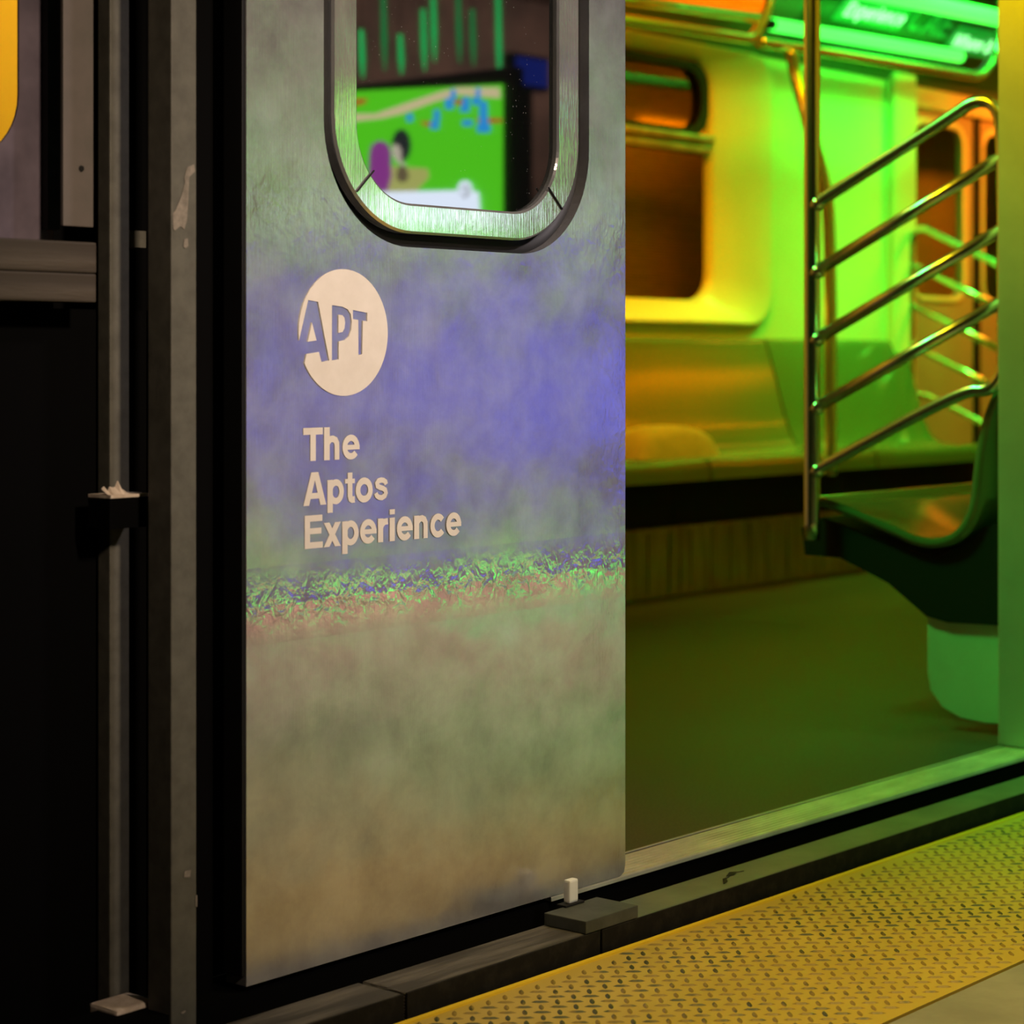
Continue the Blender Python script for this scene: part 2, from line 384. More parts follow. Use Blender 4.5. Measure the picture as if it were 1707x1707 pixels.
# platform and station hall
def plate():
    b = MB(); x0, x1, y0, y1, z = .9, 5.2, -.545, -.122, -.05
    b.box((x0, y0, z-.012), (x1, y1, z)); b.mi = 1
    p = .0208; a1 = R(-49.7+2.5); a = Vector((math.cos(a1), math.sin(a1))); c = Vector((-a.y, a.x)); o = Vector((3, -.3))
    for i in range(-140, 141):
        for j in range(-140, 141):
            q = o+a*(i*p)+c*(j*p)
            if not (x0+.55 < q.x < x1-.5 and y0+.012 < q.y < y1-.016): continue
            d, e = (a, c) if (i+j) % 2 else (c, a)
            L, Wd, H_ = .0112, .0032, .0020
            base = []
            for t, w in ((-1, 0), (-.55, .8), (0, 1), (.55, .8), (1, 0), (.55, -.8), (0, -1), (-.55, -.8)):
                base.append(b.bm.verts.new((*(q+d*(t*L)+e*(w*Wd)), z+.0001)))
            t1 = b.bm.verts.new((*(q-d*(L*.5)), z+H_)); t2 = b.bm.verts.new((*(q+d*(L*.5)), z+H_))
            for f in ((0, 1, t1), (1, 2, t1), (2, t2, t1), (2, 3, t2), (3, 4, t2), (4, 5, t2), (5, 6, t2), (6, t1, t2), (6, 7, t1), (7, 0, t1)):
                fc = b._f([base[v] if isinstance(v, int) else v for v in f])
    b.mi = 2; b.box((x0, y1-.006, z-.03), (x1, y1+.002, z+.003))
    return b
pl = plate().build('tread_plate', [M['plate'], M['lug'], M['plate_edge']], recalc=True)
tag(pl, 'yellow diamond tread plate strip along the platform edge beside the door beams', 'tread plate')
struct('floor_platform', MB().box((-3, -8.2, -.15), (14, -.548, -.052)), M['concrete'])
struct('trim_10', MB().box((-.5, -.56, -.15), (6.2, -.124, -.064)), M['black'])
struct('wall_station', MB().box((-3, -8.2, -.05), (14, -8.1, 3.3)), M['brown_wall'])
struct('ceiling_station', MB().box((-3, -8.2, 3.3), (14, .0, 3.4)), M['brown_wall'])
struct('wall_station_end', MB().box((13.9, -8.2, -.05), (14, -.1, 3.3)), M['brown_wall'])

# ------------------------------------------------------------------ timber ledge under the door
def beam(x0, x1, m, label, g=.003):
    t = thing('timber_beam', ((x0+x1)/2, -.07, -.068), label, 'beam', 'timber beams of the ledge')
    b = MB(); b.box((x0, -.107, -.068), (x1, -.036, -.02), g); b.build('beam', m, t)
    b = MB(); b.box((x0, -.1105, -.067), (x1, -.1072, -.0205), .0008); b.build('dark_front_strip', M['beam_front'], t)  # thin dark strip added over the beam's front face
beam(.9, 1.862, M['beam'], 'short rough grey timber beam at the lower left, below the door corner')
beam(1.868, 2.235, M['beam'], 'rough grey timber beam between the two joints under the steel door')
beam(2.240, 5.0, M['beam_paint'], 'long smooth green-lit painted beam in front of the grooved sill')
b = MB(); b.box((2.206, -.110, -.0195), (2.318, -.040, -.003), .0012)
tag(b.build('spacer_block', noisy('dark_block_paint', (.045, .05, .038), (.07, .075, .06), 30, .6, bstr=.2)), 'flat dark wooden block carrying the white nylon guide', 'block')
ng = thing('door_guide', (2.262, -.024, -.003), 'small white nylon guide peg standing at the foot of the steel door', 'guide')
b = MB(); b.box((2.243, -.047, -.0028), (2.283, -.031, 0.0), .0008); b.build('base', M['dark'], ng)
b = MB(); b.box((2.254, -.0445, 0.0), (2.273, -.0335, .031), .003); b.build('peg', M['nylon'], ng)
# torn paint flakes and a leaf on the ledge
b = MB()
for (x, y, a, l) in ((2.56, -.082, .5, .018), (2.60, -.066, .1, .017)):
    d = Vector((math.cos(a), math.sin(a), 0)); p = Vector((x, y, -.0195))
    v = [p-d*l+Vector((0, 0, .0005)), p+Vector((0, .004, .003)), p+d*l+Vector((0, 0, .001)), p+Vector((0, -.005, .001))]
    b.poly(v); b.poly([q-Vector((0, 0, .0006)) for q in v])
    b.tube([p+d*l, p+d*(l+.012)+Vector((0, -.004, .0))], .0006, 5)
tag(b.build('dry_leaf', M['dark']), 'curled dark dry leaf scrap lying on the green-lit beam', 'leaf')

# ------------------------------------------------------------------ the steel door leaf
door = thing('door_1', (DX0, 0, 0), None, None); door['kind'] = 'structure'
gx0, gx1, gz0, gz1 = 1.840, 2.352, .863, 1.62
outer = [(DX0, 0), (DX1-.012, 0), (DX1-.003, .004), (DX1, .014), (DX1, 2.06), (DX0, 2.06)]
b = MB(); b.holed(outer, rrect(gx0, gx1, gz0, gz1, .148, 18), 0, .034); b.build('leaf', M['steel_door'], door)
b = MB(); b.box((DX1, .006, .012), (DX1+.006, .03, 2.05), .002); b.build('edge_strip', M['rubber'], door)  # rubber seal on the right edge
b = MB(); b.box((DX0-.005, .002, .012), (DX0-.0002, .034, 2.05), .001); b.build('edge_strip', M['rubber'], door)  # dark strip added to cover the left side of the leaf
b = MB(); b.box((DX0-.002, .034, .01), (DX1-.004, .038, gz0-.02)); b.build('back_plate', M['rubber'], door)
# black gasket channel behind, then a proud steel frame and the glass
def ringloop(x0, x1, z0, z1, r, y): return [(x, y, z) for x, z in rrect(x0, x1, z0, z1, r, 18)]
b = MB(); b.loft([ringloop(gx0-.0002, gx1+.0002, gz0-.0002, gz1, .148, .001), ringloop(gx0, gx1, gz0, gz1, .148, .016), ringloop(gx0+.03, gx1-.03, gz0+.03, gz1-.03, .12, .016), ringloop(gx0+.04, gx1-.04, gz0+.04, gz1-.04, .11, .012)])
b.build('gasket', M['rubber'], door)
rx0, rx1, rz0, rz1 = 1.8525, 2.3275, .880, 1.605
px0, px1, pz0, pz1 = 1.8955, 2.2805, .9175, 1.56
fr = MB()
fr.loft([ringloop(rx0, rx1, rz0, rz1, .138, .014), ringloop(rx0, rx1, rz0, rz1, .138, .000), ringloop(rx0+.003, rx1-.003, rz0+.003, rz1-.003, .135, -.003),
         ringloop((rx0+px0)/2, (rx1+px1)/2, (rz0+pz0)/2, (rz1+pz1)/2, .118, -.003),
         ringloop(px0-.003, px1+.003, pz0-.003, pz1+.003, .097, -.003), ringloop(px0, px1, pz0, pz1, .094, -.0005), ringloop(px0, px1, pz0, pz1, .094, .012)], smooth=False)
ring = fr.build('window_frame', M['ring'], door)
for cx, s_ in ((rx0+.138, -1), (rx1-.138, 1)):
    cz = rz0+.138; a = R(-90+s_*47); d = Vector((math.cos(a), 0, math.sin(a))); n = Vector((-d.z, 0, d.x))*.0008
    p0 = Vector((cx, -.0049, cz))+d*.094; p1 = Vector((cx, -.0049, cz))+d*.1365
    g = MB(); g.box((-.0008, -.0006, 0), (.0008, .0012, .041))
    o = g.build('joint', M['dark'], ring); o.parent = ring; o.matrix_parent_inverse = Matrix()
    o.matrix_basis = Matrix.Translation(p0) @ Matrix(((n.normalized().x, 0, d.x, 0), (0, 1, 0, 0), (n.normalized().z, 0, d.z, 0), (0, 0, 0, 1)))
    o.parent = ring; o.matrix_parent_inverse = ring.matrix_world.inverted()
b = MB(); b.poly([(x, .006, z) for x, z in rrect(px0-.002, px1+.002, pz0-.002, pz1+.002, .094, 18)]); b.build('pane', M['door_glass'], door)

# ------------------------------------------------------------------ lettering (cut vinyl)
def ell(cx, cz, rx, rz, a0, a1, n=22):
    return [(cx+rx*math.cos(R(a0+(a1-a0)*i/n)), cz+rz*math.sin(R(a0+(a1-a0)*i/n))) for i in range(n+1)]
SW = .235
G = {   # advance, list of ('s', polyline, width) or ('p', polygon)
 'T': (.80, [('s', [(.0, .895), (.80, .895)], .21), ('s', [(.40, 0), (.40, .9)], .225)]),
 'h': (.80, [('s', [(.17, 0), (.17, 1)], SW), ('s', [(.17, .40), (.20, .53), (.30, .63), (.42, .645), (.53, .60), (.585, .50), (.59, .40), (.59, 0)], .20)]),
 'n': (.80, [('s', [(.17, 0), (.17, .74)], SW), ('s', [(.17, .40), (.20, .53), (.30, .63), (.42, .645), (.53, .60), (.585, .50), (.59, .40), (.59, 0)], .20)]),
 'e': (.76, [('s', ell(.38, .37, .265, .285, 0, 322), .195), ('s', [(.15, .365), (.745, .365)], .15)]),
 'c': (.75, [('s', ell(.38, .37, .265, .285, 38, 322), .20)]),
 'o': (.80, [('s', ell(.40, .37, .28, .285, 0, 360), .205)]),
 's': (.72, [('s', [(.60, .50), (.565, .585), (.47, .635), (.36, .645), (.24, .62), (.175, .55), (.20, .465), (.30, .42), (.45, .38), (.55, .33), (.585, .235), (.53, .145), (.40, .095), (.26, .11), (.16, .17), (.125, .25)], .165)]),
 'p': (.81, [('s', [(.17, -.26), (.17, .74)], SW), ('s', ell(.42, .37, .25, .285, 160, -160), .195)]),
 'A': (.98, [('p', [(0, 0), (.245, 0), (.49, .76), (.49, 1), (.34, 1)]), ('p', [(.98, 0), (.735, 0), (.49, .76), (.49, 1), (.64, 1)]), ('p', [(.25, .20), (.73, .20), (.66, .375), (.32, .375)])]),
 't': (.46, [('s', [(.23, .93), (.23, .22), (.26, .13), (.33, .095), (.44, .10)], .205), ('p', [(.01, .60), (.44, .60), (.44, .74), (.01, .74)])]),
 'E': (.86, [('s', [(.17, 0), (.17, 1)], .225), ('s', [(.1, .905), (.80, .905)], .19), ('s', [(.1, .52), (.76, .52)], .18), ('s', [(.1, .095), (.82, .095)], .19)]),
 'x': (.74, [('p', [(0, 0), (.245, 0), (.73, .74), (.485, .74)]), ('p', [(.485, 0), (.73, 0), (.245, .74), (0, .74)])]),
 'r': (.52, [('s', [(.17, 0), (.17, .74)], SW), ('s', [(.17, .38), (.22, .53), (.33, .625), (.50, .64)], .20)]),
 'i': (.37, [('s', [(.18, 0), (.18, .74)], SW), ('s', [(.18, .84), (.18, 1)], SW)]),
 'W': (1.3, [('s', [(.1, 1), (.36, .05)], .2), ('s', [(.36, .05), (.64, .95)], .2), ('s', [(.64, .95), (.92, .05)], .2), ('s', [(.92, .05), (1.18, 1)], .2)]),
 'b': (.81, [('s', [(.17, 0), (.17, 1)], SW), ('s', ell(.42, .37, .25, .285, 160, -160), .195)]),
 'u': (.80, [('s', [(.61, 0), (.61, .74)], SW), ('s', [(.61, .34), (.56, .18), (.40, .10), (.25, .14), (.18, .3), (.18, .74)], .20)]),
 'l': (.37, [('s', [(.18, 0), (.18, 1)], SW)]),
 'C': (1.0, [('s', ell(.5, .5, .38, .41, 40, 320), .2)]),
}
def stroke(pl, w):
    closed = (Vector(pl[0])-Vector(pl[-1])).length < 1e-5
    if closed: pl = pl[:-1]
    n = len(pl); P = [Vector(p) for p in pl]; L, Rr = [], []
    for i in range(n):
        a = P[i]-P[(i-1) % n]; b_ = P[(i+1) % n]-P[i]
        if not closed:
            if i == 0: a = b_
            if i == n-1: b_ = a
        t = (a.normalized()+b_.normalized()).normalized(); nn = Vector((-t.y, t.x))
        k = min(1/max(nn.dot(Vector((-a.y, a.x)).normalized()), .4), 1.6)*w/2
        L.append(P[i]+nn*k); Rr.append(P[i]-nn*k)
    return [(L[i], L[(i+1) % n], Rr[(i+1) % n], Rr[i]) for i in range(n if closed else n-1)]
def write(mb, text, cap, width, put, track=.0, nrm=Vector((0, -1, 0))):
    cnt = [0]
    """put(u, v) -> 3D; u, v in metres from the start of the baseline"""
    adv = sum(G[c][0]+track if c != ' ' else .4 for c in text); sx = width/adv if width else cap
    x = 0
    for c in text:
        if c == ' ': x += .4; continue
        for kind, *d in G[c][1]:
            qs = stroke(*d) if kind == 's' else [d[0]]
            for q in qs:
                cnt[0] += 1; mb.poly([put((x+p[0])*sx, p[1]*cap)+nrm*(cnt[0]*6e-6) for p in q])
        x += G[c][0]+track
YF = -.0006
for text, z, x1, cap in (('The', .602, 1.901, .0395), ('Aptos', .549, 1.952, .0395), ('Experience', .498, 2.0865, .0395)):
    b = MB(); x0 = 1.8055
    write(b, text, cap, x1-x0, lambda u, v: Vector((x0+u, YF, z+v)))
    o = b.build('lettering', M['vinyl'], door, recalc=False); o['label'] = 'cream vinyl word %s' % text
def dpx(cx_, cy_):       # crop pixel of the emblem detail -> door plane
    w = W(400+cx_/2.709, 420+cy_/2.709, 0); return (w.x, w.z)
def solid(name, loops_pts, y0, y1):
    b = MB(); b.prism(loops_pts, 1, y0, y1); bmesh.ops.recalc_face_normals(b.bm, faces=b.bm.faces[:])
    me = bpy.data.meshes.new(name); b.bm.to_mesh(me); b.bm.free(); o = bpy.data.objects.new(name, me); C.objects.link(o); return o
def flat_emblem():
    disc = solid('emblem', [(1.8735+.0762*math.cos(2*PI*k/96), .7552+.0765*math.sin(2*PI*k/96)) for k in range(96)], -.0012, -.0002)
    cutters = []
    Ao = [(305, 217), (350, 226), (400, 490), (365, 497), (354, 452), (297, 461), (286, 515), (225, 515), (262, 408)]
    Po = [(412, 240), (462, 248), (484, 260), (498, 282), (502, 318), (499, 352), (489, 382), (472, 398), (443, 404), (443, 485), (412, 490)]
    To = [(507, 262), (572, 275), (572, 313), (552, 310), (549, 462), (532, 466), (531, 307), (507, 303)]
    for P in (Ao, Po, To): cutters.append(solid('cut', [dpx(*p) for p in P], -.01, .01))
    adders = [solid('add', [dpx(*p) for p in P], -.0012, -.0002) for P in ([(322, 318), (343, 400), (303, 406)], [(442, 283), (460, 286), (469, 298), (472, 320), (469, 345), (460, 362), (442, 366)])]
    for c in cutters:
        md = disc.modifiers.new('b', 'BOOLEAN'); md.operation = 'DIFFERENCE'; md.object = c; md.solver = 'EXACT'
    dg = bpy.context.evaluated_depsgraph_get(); dg.update()
    me = bpy.data.meshes.new_from_object(disc.evaluated_get(dg))
    bm = bmesh.new(); bm.from_mesh(me)
    for a in adders: bm.from_mesh(a.data)
    me2 = bpy.data.meshes.new('emblem'); bm.to_mesh(me2); bm.free(); me2.materials.clear(); me2.materials.append(M['vinyl'])
    for f in me2.polygons: f.material_index = 0
    for c in cutters+adders+[disc]: bpy.data.objects.remove(c, do_unlink=True)
    o = bpy.data.objects.new('emblem', me2); C.objects.link(o); o.parent = door; o.matrix_parent_inverse = Matrix.Translation(-door.location)
    o['label'] = 'round cream emblem with cut-out letters APT'
flat_emblem()

# ------------------------------------------------------------------ studs and rails at the left
def stud(x0, x1, y0, y1, label, marks=()):
    t = thing('stud', ((x0+x1)/2, y0, -.06), label, 'stud')
    b = MB(); b.box((x0, y0, -.06), (x1, y1, 2.2), .0015); b.build('post', M['stud'], t)
    for pts in marks:
        m_ = MB(); v = [(x, y0-.0008, z) for x, z in pts]; m_.poly(v)
        o = m_.build('torn_patch', M['torn_paint'], t)
    return t
def wp(l, Y): return [(W(x, y, Y).x, W(x, y, Y).z) for x, y in l]
def c1(l): return [(x/3.049, y/3.049) for x, y in l]
stud(1.602, 1.639, 0, .040, 'grey-brown vertical stud next to the steel door with torn pale patches',
     [wp(c1([(985, 835), (950, 850), (935, 900), (938, 930), (915, 1010), (890, 1070), (876, 1085), (878, 1160), (885, 1172), (915, 1150), (935, 1165), (948, 1120), (955, 1010), (960, 900), (990, 870)]), -.0),
      wp(c1([(935, 1215), (952, 1212), (955, 1250), (940, 1262), (930, 1255)]), 0),
      wp([(326, 1492), (328, 1492), (328, 1512), (325, 1510)], 0), wp([(300, 1688), (308, 1684), (309, 1686), (304, 1690)], 0), wp([(307, 1452), (318, 1450), (316, 1462), (306, 1462)], 0)])
stud(1.597, 1.6255, .1, .122, 'grey-brown vertical stud further left, with a black bracket on it')
stud(1.531, 1.5735, .1, .112, 'short pale pinkish post above the timber rail, with one screw hole') if False else None
po = thing('post', (1.55, .1, .87), 'flat pinkish-beige post standing behind the timber rail, with one screw', 'post')
b = MB(); b.box((1.531, .1, .872), (1.5735, .105, 2.2), .001); b.build('flat_bar', noisy('pink_beige_paint', (.12, .105, .088), (.15, .125, .108), 20, .6, bstr=.1), po)
w = W(135, 281, .1); b = MB(); b.tube([(w.x, .101, w.z), (w.x, .0985, w.z)], .0034, 10); b.build('screw', M['dark'], po)
w0 = W(78, 0, .14).x; b = MB(); b.box((w0, .138, .87), (1.556, .149, 2.2)); tag(b.build('rubber_strip', M['dark']), 'black rubber strip between purple steel lining and beige post', 'strip')
r1 = MB(); r1.box((.9, .07, .8185), (1.554, .095, .853), .0025)
tag(r1.build('timber_rail', M['rail_wood']), 'upper grained timber rail at the left edge, under the yellow window', 'timber')
r2 = MB(); r2.box((.9, .0705, .786), (1.554, .095, .818), .0025)
tag(r2.build('timber_rail', M['rail_wood']), 'lower grained timber rail at the left edge, directly below its twin', 'timber')
# bracket between the studs
bt = thing('bracket', (1.61, .06, .53), 'black metal bracket between the studs with a torn pale wood scrap on top', 'bracket')
xa, xb = W(183, 850, .06).x, W(248, 850, .06).x
b = MB(); b.box((xa, .06, W(215, 880, .06).z), (xb, .098, W(215, 829, .06).z)); b.build('block', M['black'], bt)
za = W(215, 829, .06).z
b = MB(); b.box((xa, .058, za), (xb, .098, za+.0035))
rows = [[], []]
for k in range(9):
    x = xa+(xb-xa)*.55*k/8; h = .010+.004*math.sin(k*2.3)+(.005 if k in (5, 6) else 0)
    rows[0].append((x, .062, za+.003)); rows[1].append((x, .075, za+h))
b.grid(rows, False); b.build('torn_scrap', M['torn_wood'], bt)
b = MB(); b.box((W(216, 400, .12).x, .125, W(230, 412, .12).z), (W(248, 400, .12).x, .15, W(230, 384, .12).z)); tag(b.build('wood_block', M['stud']), 'small dim wood block between the two studs, level with the timber rail', 'block')
b = MB(); q = [W(190, 1684, .05), W(252, 1690, .05)]; b.box((q[0].x, .045, q[0].z-.02), (q[1].x+.004, .095, q[0].z), .004)
tag(b.build('sole_plate', M['torn_wood']), 'pale wooden sole plate at the foot of the studs, lower left', 'plate')

# ------------------------------------------------------------------ far bench
def offs(P, d):
    out = []
    for i, p in enumerate(P):
        a = Vector(P[max(i-1, 0)]); c_ = Vector(P[min(i+1, len(P)-1)]); t = (c_-a).normalized(); out.append((p[0]+t.y*-d, p[1]+t.x*d))
    return out
def bench_profile():
    """(y, z) of the upper surface from the back top to the front lip"""
    return smoothpath([(2.446, .802, 0), (2.428, .80, 0), (2.375, .62, 0), (2.328, .46, 0), (2.27, .405, 0), (2.12, .405, 0), (2.02, .428, 0), (1.98, .42, 0), (1.975, .36, 0)], 2)
def far_bench(x0, x1, label):
    t = thing('bench', ((x0+x1)/2, 2.2, 0), label, 'bench', 'moulded benches on the far wall')
    pr = [(p.x, p.y) for p in bench_profile()]
    b = MB(); n = 14; rows = []
    for i in range(n+1):
        x = x0+.004+(x1-x0-.008)*i/n; e = abs(2*i/n-1); lift = .006*e**6
        rows.append([(x, y, z-.010*math.sin(PI*j/(len(pr)-1))*(1-e**4)) for j, (y, z) in enumerate(pr)])
    b.grid(rows)
    lowp = offs(pr, .018)
    for xe in (x0+.004, x1-.004): b.grid([[(xe, y, z) for y, z in pr], [(xe, min(y, 2.447), z) for y, z in lowp]])
    b.grid([[(x0+.004, min(y, 2.447), z) for y, z in lowp], [(x1-.004, min(y, 2.447), z) for y, z in lowp]])
    b.build('seat_shell', M['seat'], t)
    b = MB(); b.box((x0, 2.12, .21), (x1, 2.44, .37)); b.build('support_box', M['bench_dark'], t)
    b = MB(); b.box((x0, 2.09, 0.0), (x1, 2.14, .212), .004)
    for k in range(9):
        xx = x0+(k+.5)*(x1-x0)/9; b.box((xx-.003, 2.086, .02), (xx+.003, 2.091, .2))
    b.build('heater_cover', M['heater'], t)
far_bench(4.47, 5.455, 'moulded bench by the far wall, mostly hidden behind the steel door')
far_bench(5.46, 6.435, 'moulded bench under the far window with orange glow on its back')
far_bench(6.44, 7.395, 'green-lit moulded bench on the far wall beside the closed doors')
# pale mound modelled on the bench seat
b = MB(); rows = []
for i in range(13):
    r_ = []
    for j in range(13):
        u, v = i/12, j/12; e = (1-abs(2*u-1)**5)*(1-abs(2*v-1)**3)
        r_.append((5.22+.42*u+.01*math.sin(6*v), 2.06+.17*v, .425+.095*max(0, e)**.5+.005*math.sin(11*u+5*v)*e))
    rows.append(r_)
b.grid(rows); tag(b.build('pale_bench_mound', M['mound']), 'pale rounded mound lying on the bench under the far window', 'mound')

# ------------------------------------------------------------------ barriers with five bars
def barrier(name, X, pole_y, wall_y, zs, rise, label, pole_top, pole_r=.0165, bar_r=.0125, foot=.36):
    t = thing(name, (X, pole_y, foot), label, 'barrier', 'seat end barriers')
    d = wall_y-pole_y; s_ = 1 if d > 0 else -1
    lean = pole_top
    b = MB(); b.tube(smoothpath([(X, pole_y, foot), (X, pole_y, .9), (X, pole_y, 1.35), (X, pole_y, 1.6), (X, pole_y-s_*lean*-1*.2, 1.75), (X, pole_y+s_*lean, 2.19)], 2), pole_r, 20); b.build('pole', M['tube'], t)
    k = rise/abs(d)
    for i, z in enumerate(zs):
        b = MB()
        if i == 0:
            yb = wall_y-s_*.06
            top = [(X, pole_y, z), (X, yb-s_*.05, z+k*(abs(d)-.11)), (X, yb, z+k*(abs(d)-.06)+.004), (X, yb+s_*.04, z+k*(abs(d)-.06)-.004), (X, wall_y, z+k*(abs(d)-.06)-.05), (X, wall_y, zs[-1]+rise+.03), (X, wall_y, zs[-1]+rise-.01), (X, wall_y-s_*.03, zs[-1]+rise-.045), (X, wall_y-s_*.08, zs[-1]+k*(abs(d)-.08)), (X, pole_y, zs[-1])]
            p = []
            pts = [Vector(q) for q in top]
            p = smoothpath(pts, 3)
            b.tube(p, bar_r, 16); b.build('loop_rail', M['tube'], t)
        elif i < len(zs)-1:
            b.tube([(X, pole_y, z), (X, wall_y, z+rise)], bar_r, 16); b.build('slanted_bar', M['tube'], t)
    for z in zs:
        b = MB(); b.tube([(X, pole_y+s_*.004, z), (X, pole_y+s_*.024, z+k*.02)], [bar_r+.004, bar_r+.001], 16); b.build('collar', M['tube'], t)
    return t
barrier('seat_barrier', 3.752, .530, .104, (1.035, .898, .761, .623, .496), .212, 'steel barrier with five slanted bars beside the green-lit seat at the doorway', .03)
def far_rise():
    a, b_ = W(1516, 390, 2.42), None
    return a
XB = 7.43
barrier('seat_barrier', XB, 1.99, 2.42, (1.06, .90, .745, .59, .43), .20, 'far green-lit steel barrier of slanted bars next to the closed opposite doors', .02, .0165, .014)

# ------------------------------------------------------------------ seat right of the doorway (seen from its end)
ns = thing('seat', (4.4, .3, 0), 'green-lit moulded seat behind the doorway jamb, seen from its end', 'seat')
def near_prof():
    pts = [V2 for V2 in ((1362, 827), (1400, 838), (1480, 872), (1535, 897), (1572, 897), (1600, 880), (1618, 840), (1622, 790), (1632, 720), (1648, 670), (1664, 640), (1672, 600))]
    out = []
    X = 3.775
    for px, py in pts:
        u = (px-CX)/FPX; Z = X/(u*SN+CN); out.append((( -u*CN+SN)*Z-CAM_D, CAM_H-(py-CY)*Z/FPX, 0))
    return smoothpath(out, 2)
npf = [(p.x, p.y) for p in near_prof()]
low = offs(npf, .019)
b = MB(); x0, x1 = 3.775, 5.2
rows = []
for i in range(12):
    t_ = i/11; x = x0+(x1-x0)*t_
    dip = 0 if i == 0 else (-.004 if i == 1 else -.014)
    xx = x if i > 2 else x0+(0, .010, .03)[i]
    rows.append([(xx, y, z+(dip if 2 < j < len(npf)-2 else 0)) for j, (y, z) in enumerate(npf)])
b.grid(rows)
b.grid([[(x0, y, z) for y, z in npf], [(x0-.003, y*.5+yy*.5, z*.5+zz*.5) for (y, z), (yy, zz) in zip(npf, low)], [(x0, y, z) for y, z in low], [(x1, y, z) for y, z in low]])
o = b.build('seat_shell', M['seat'], ns)
def near(Xp, l):
    out = []
    for px, py in l:
        u = (px-CX)/FPX; Z = Xp/(u*SN+CN); out.append(((-u*CN+SN)*Z-CAM_D, CAM_H-(py-CY)*Z/FPX))
    return out
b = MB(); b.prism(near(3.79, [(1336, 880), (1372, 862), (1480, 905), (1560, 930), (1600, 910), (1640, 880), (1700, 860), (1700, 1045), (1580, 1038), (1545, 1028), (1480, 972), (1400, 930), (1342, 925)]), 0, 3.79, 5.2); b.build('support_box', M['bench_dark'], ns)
b = MB(); P = near(3.80, [(1547, 1025), (1547, 1120), (1552, 1150), (1570, 1177), (1600, 1195), (1640, 1204), (1700, 1207), (1700, 1025)]); b.prism(P, 0, 3.80, 3.806); b.build('end_panel', M['plexi'], ns)
b = MB(); b.tube([(3.803, *p) for p in P[:7]], .0022, 8); b.build('panel_edge', M['plexi'], ns)

# ------------------------------------------------------------------ overhead rails, bent pole, lamps, signs
def trail(name, paths, r, label, m='rail_tube'):
    t = thing(name, tuple(paths[0][0]), label, 'rail')
    for p in paths:
        b = MB(); b.tube(p, r, 16); b.build('tube', M[m], t)
    return t
YR = 2.06
trail('overhead_rail', [smoothpath([W(900, 12, YR), W(1046, 34, YR), W(1235, 63, YR), W(1252, 66, YR), W(1262, 52, YR), W(1278, 22, YR), W(1290, -25, YR)], 2),
                        [W(900, -30, YR), W(1046, 0, YR), W(1262, 30, YR)]], .017, 'orange-lit overhead grab rail above the far window')
trail('overhead_rail', [smoothpath([W(1266, 70, YR), W(1350, 82, YR), W(1600, 123, YR), W(1634, 128, YR), W(1652, 105, YR), W(1664, 80, YR), W(1666, 30, YR), W(1668, -20, YR)], 2)], .0185, 'green-lit overhead grab rail reaching towards the doorway jamb')
trail('grab_pole', [smoothpath([W(1318, 84, 2.04), W(1325, 120, 2.04), W(1345, 200, 1.99), W(1378, 310, 1.95), W(1384, 420, 1.945), W(1384, 600, 1.945), W(1384, 792, 1.945)], 2)], .021, 'bent steel grab pole dropping from the overhead rail to the far bench')
def lamp(name, p0, p1, r, m, label):
    t = thing(name, tuple(p0), label, 'lamp', 'tube lamps in the car cove'); b = MB(); b.tube([p0, p1], r, 16); b.build('lamp_tube', M[m], t)
    d = (Vector(p1)-Vector(p0)).normalized()
    for a, e in ((p0, -1), (p1, 1)):
        b = MB(); b.tube([a, Vector(a)+d*(.03*e)], r*.8, 12); b.build('end_cap', M['dark'], t)
lamp('tube_lamp', W(1300, -45, 2.0), W(1664, 30, 2.0), .030, 'tube_green', 'bright green-white tube lamp in the upper right corner')
lamp('tube_lamp', W(1288, 41, 2.25), W(1600, 94, 2.25), .023, 'tube_green', 'glowing green tube for a lamp reflection below the sign lettering')  # glowing tube put in place of a lamp's reflection on the cove
lamp('tube_lamp', W(960, -44, 2.22), W(1256, 0, 2.22), .048, 'tube_orange', 'orange tube lamp above the overhead rail in the cove')
lamp('tube_lamp', Vector((8.7, .35, 1.925)), Vector((9.85, .35, 1.925)), .02, 'tube_streak', 'added unseen orange tube, mirrored as a streak in the far bench')  # added out of view to lay an orange streak on the bench back
# sign panels in the cove
sg = thing('advert_sign', (7.0, 2.3, 1.98), 'green cove advert panel with glowing sign words', 'sign')
A0 = Vector((0, WY-.02, 1.80)); U_ = Vector((0, 2.08-WY, .40)).normalized(); NRM = Vector((0, -U_.z, U_.y))*-1
if NRM.y > 0: NRM = -NRM
def on_cove(x, v, off=.012): return A0+Vector((x, 0, 0))+U_*v+Vector((0, -.012, -.012))*(off/.012)
def cove_x(px, py):
    # measured spot carried onto the sloping cove
    best = None
    for i in range(200):
        Y = WY-i*.002; w = W(px, py, Y); z = 1.80+(WY-Y)*.40/.37
        if best is None or abs(w.z-z) < best[0]: best = (abs(w.z-z), w)
    return best[1]
pA, pB = cove_x(1398, 20), cove_x(1495, 38)
pC, pD = cove_x(1577, 72), cove_x(1664, 88)
def strip(a, b_, h, m, name, pad=.0, off=.004):
    d = Vector((0, -.73, -.68))*off; up = U_*h
    q = MB(); q.poly([a+d-U_*pad, b_+d-U_*pad, b_+d+up, a+d+up]); q.poly([a-U_*pad, b_-U_*pad, b_+up, a+up]); return q.build(name, m, sg)
b = MB(); e0, e1 = W(1290, 0, 2.43), W(1700, 0, 2.43)
b.grid([[Vector((e0.x, WY-.03, 1.825)), Vector((e1.x, WY-.03, 1.825))], [Vector((e0.x, 2.14, 2.125)), Vector((e1.x, 2.14, 2.125))]]); b.build('panel', mat('green_advert_panel', (.02, .10, .03), .3), sg)
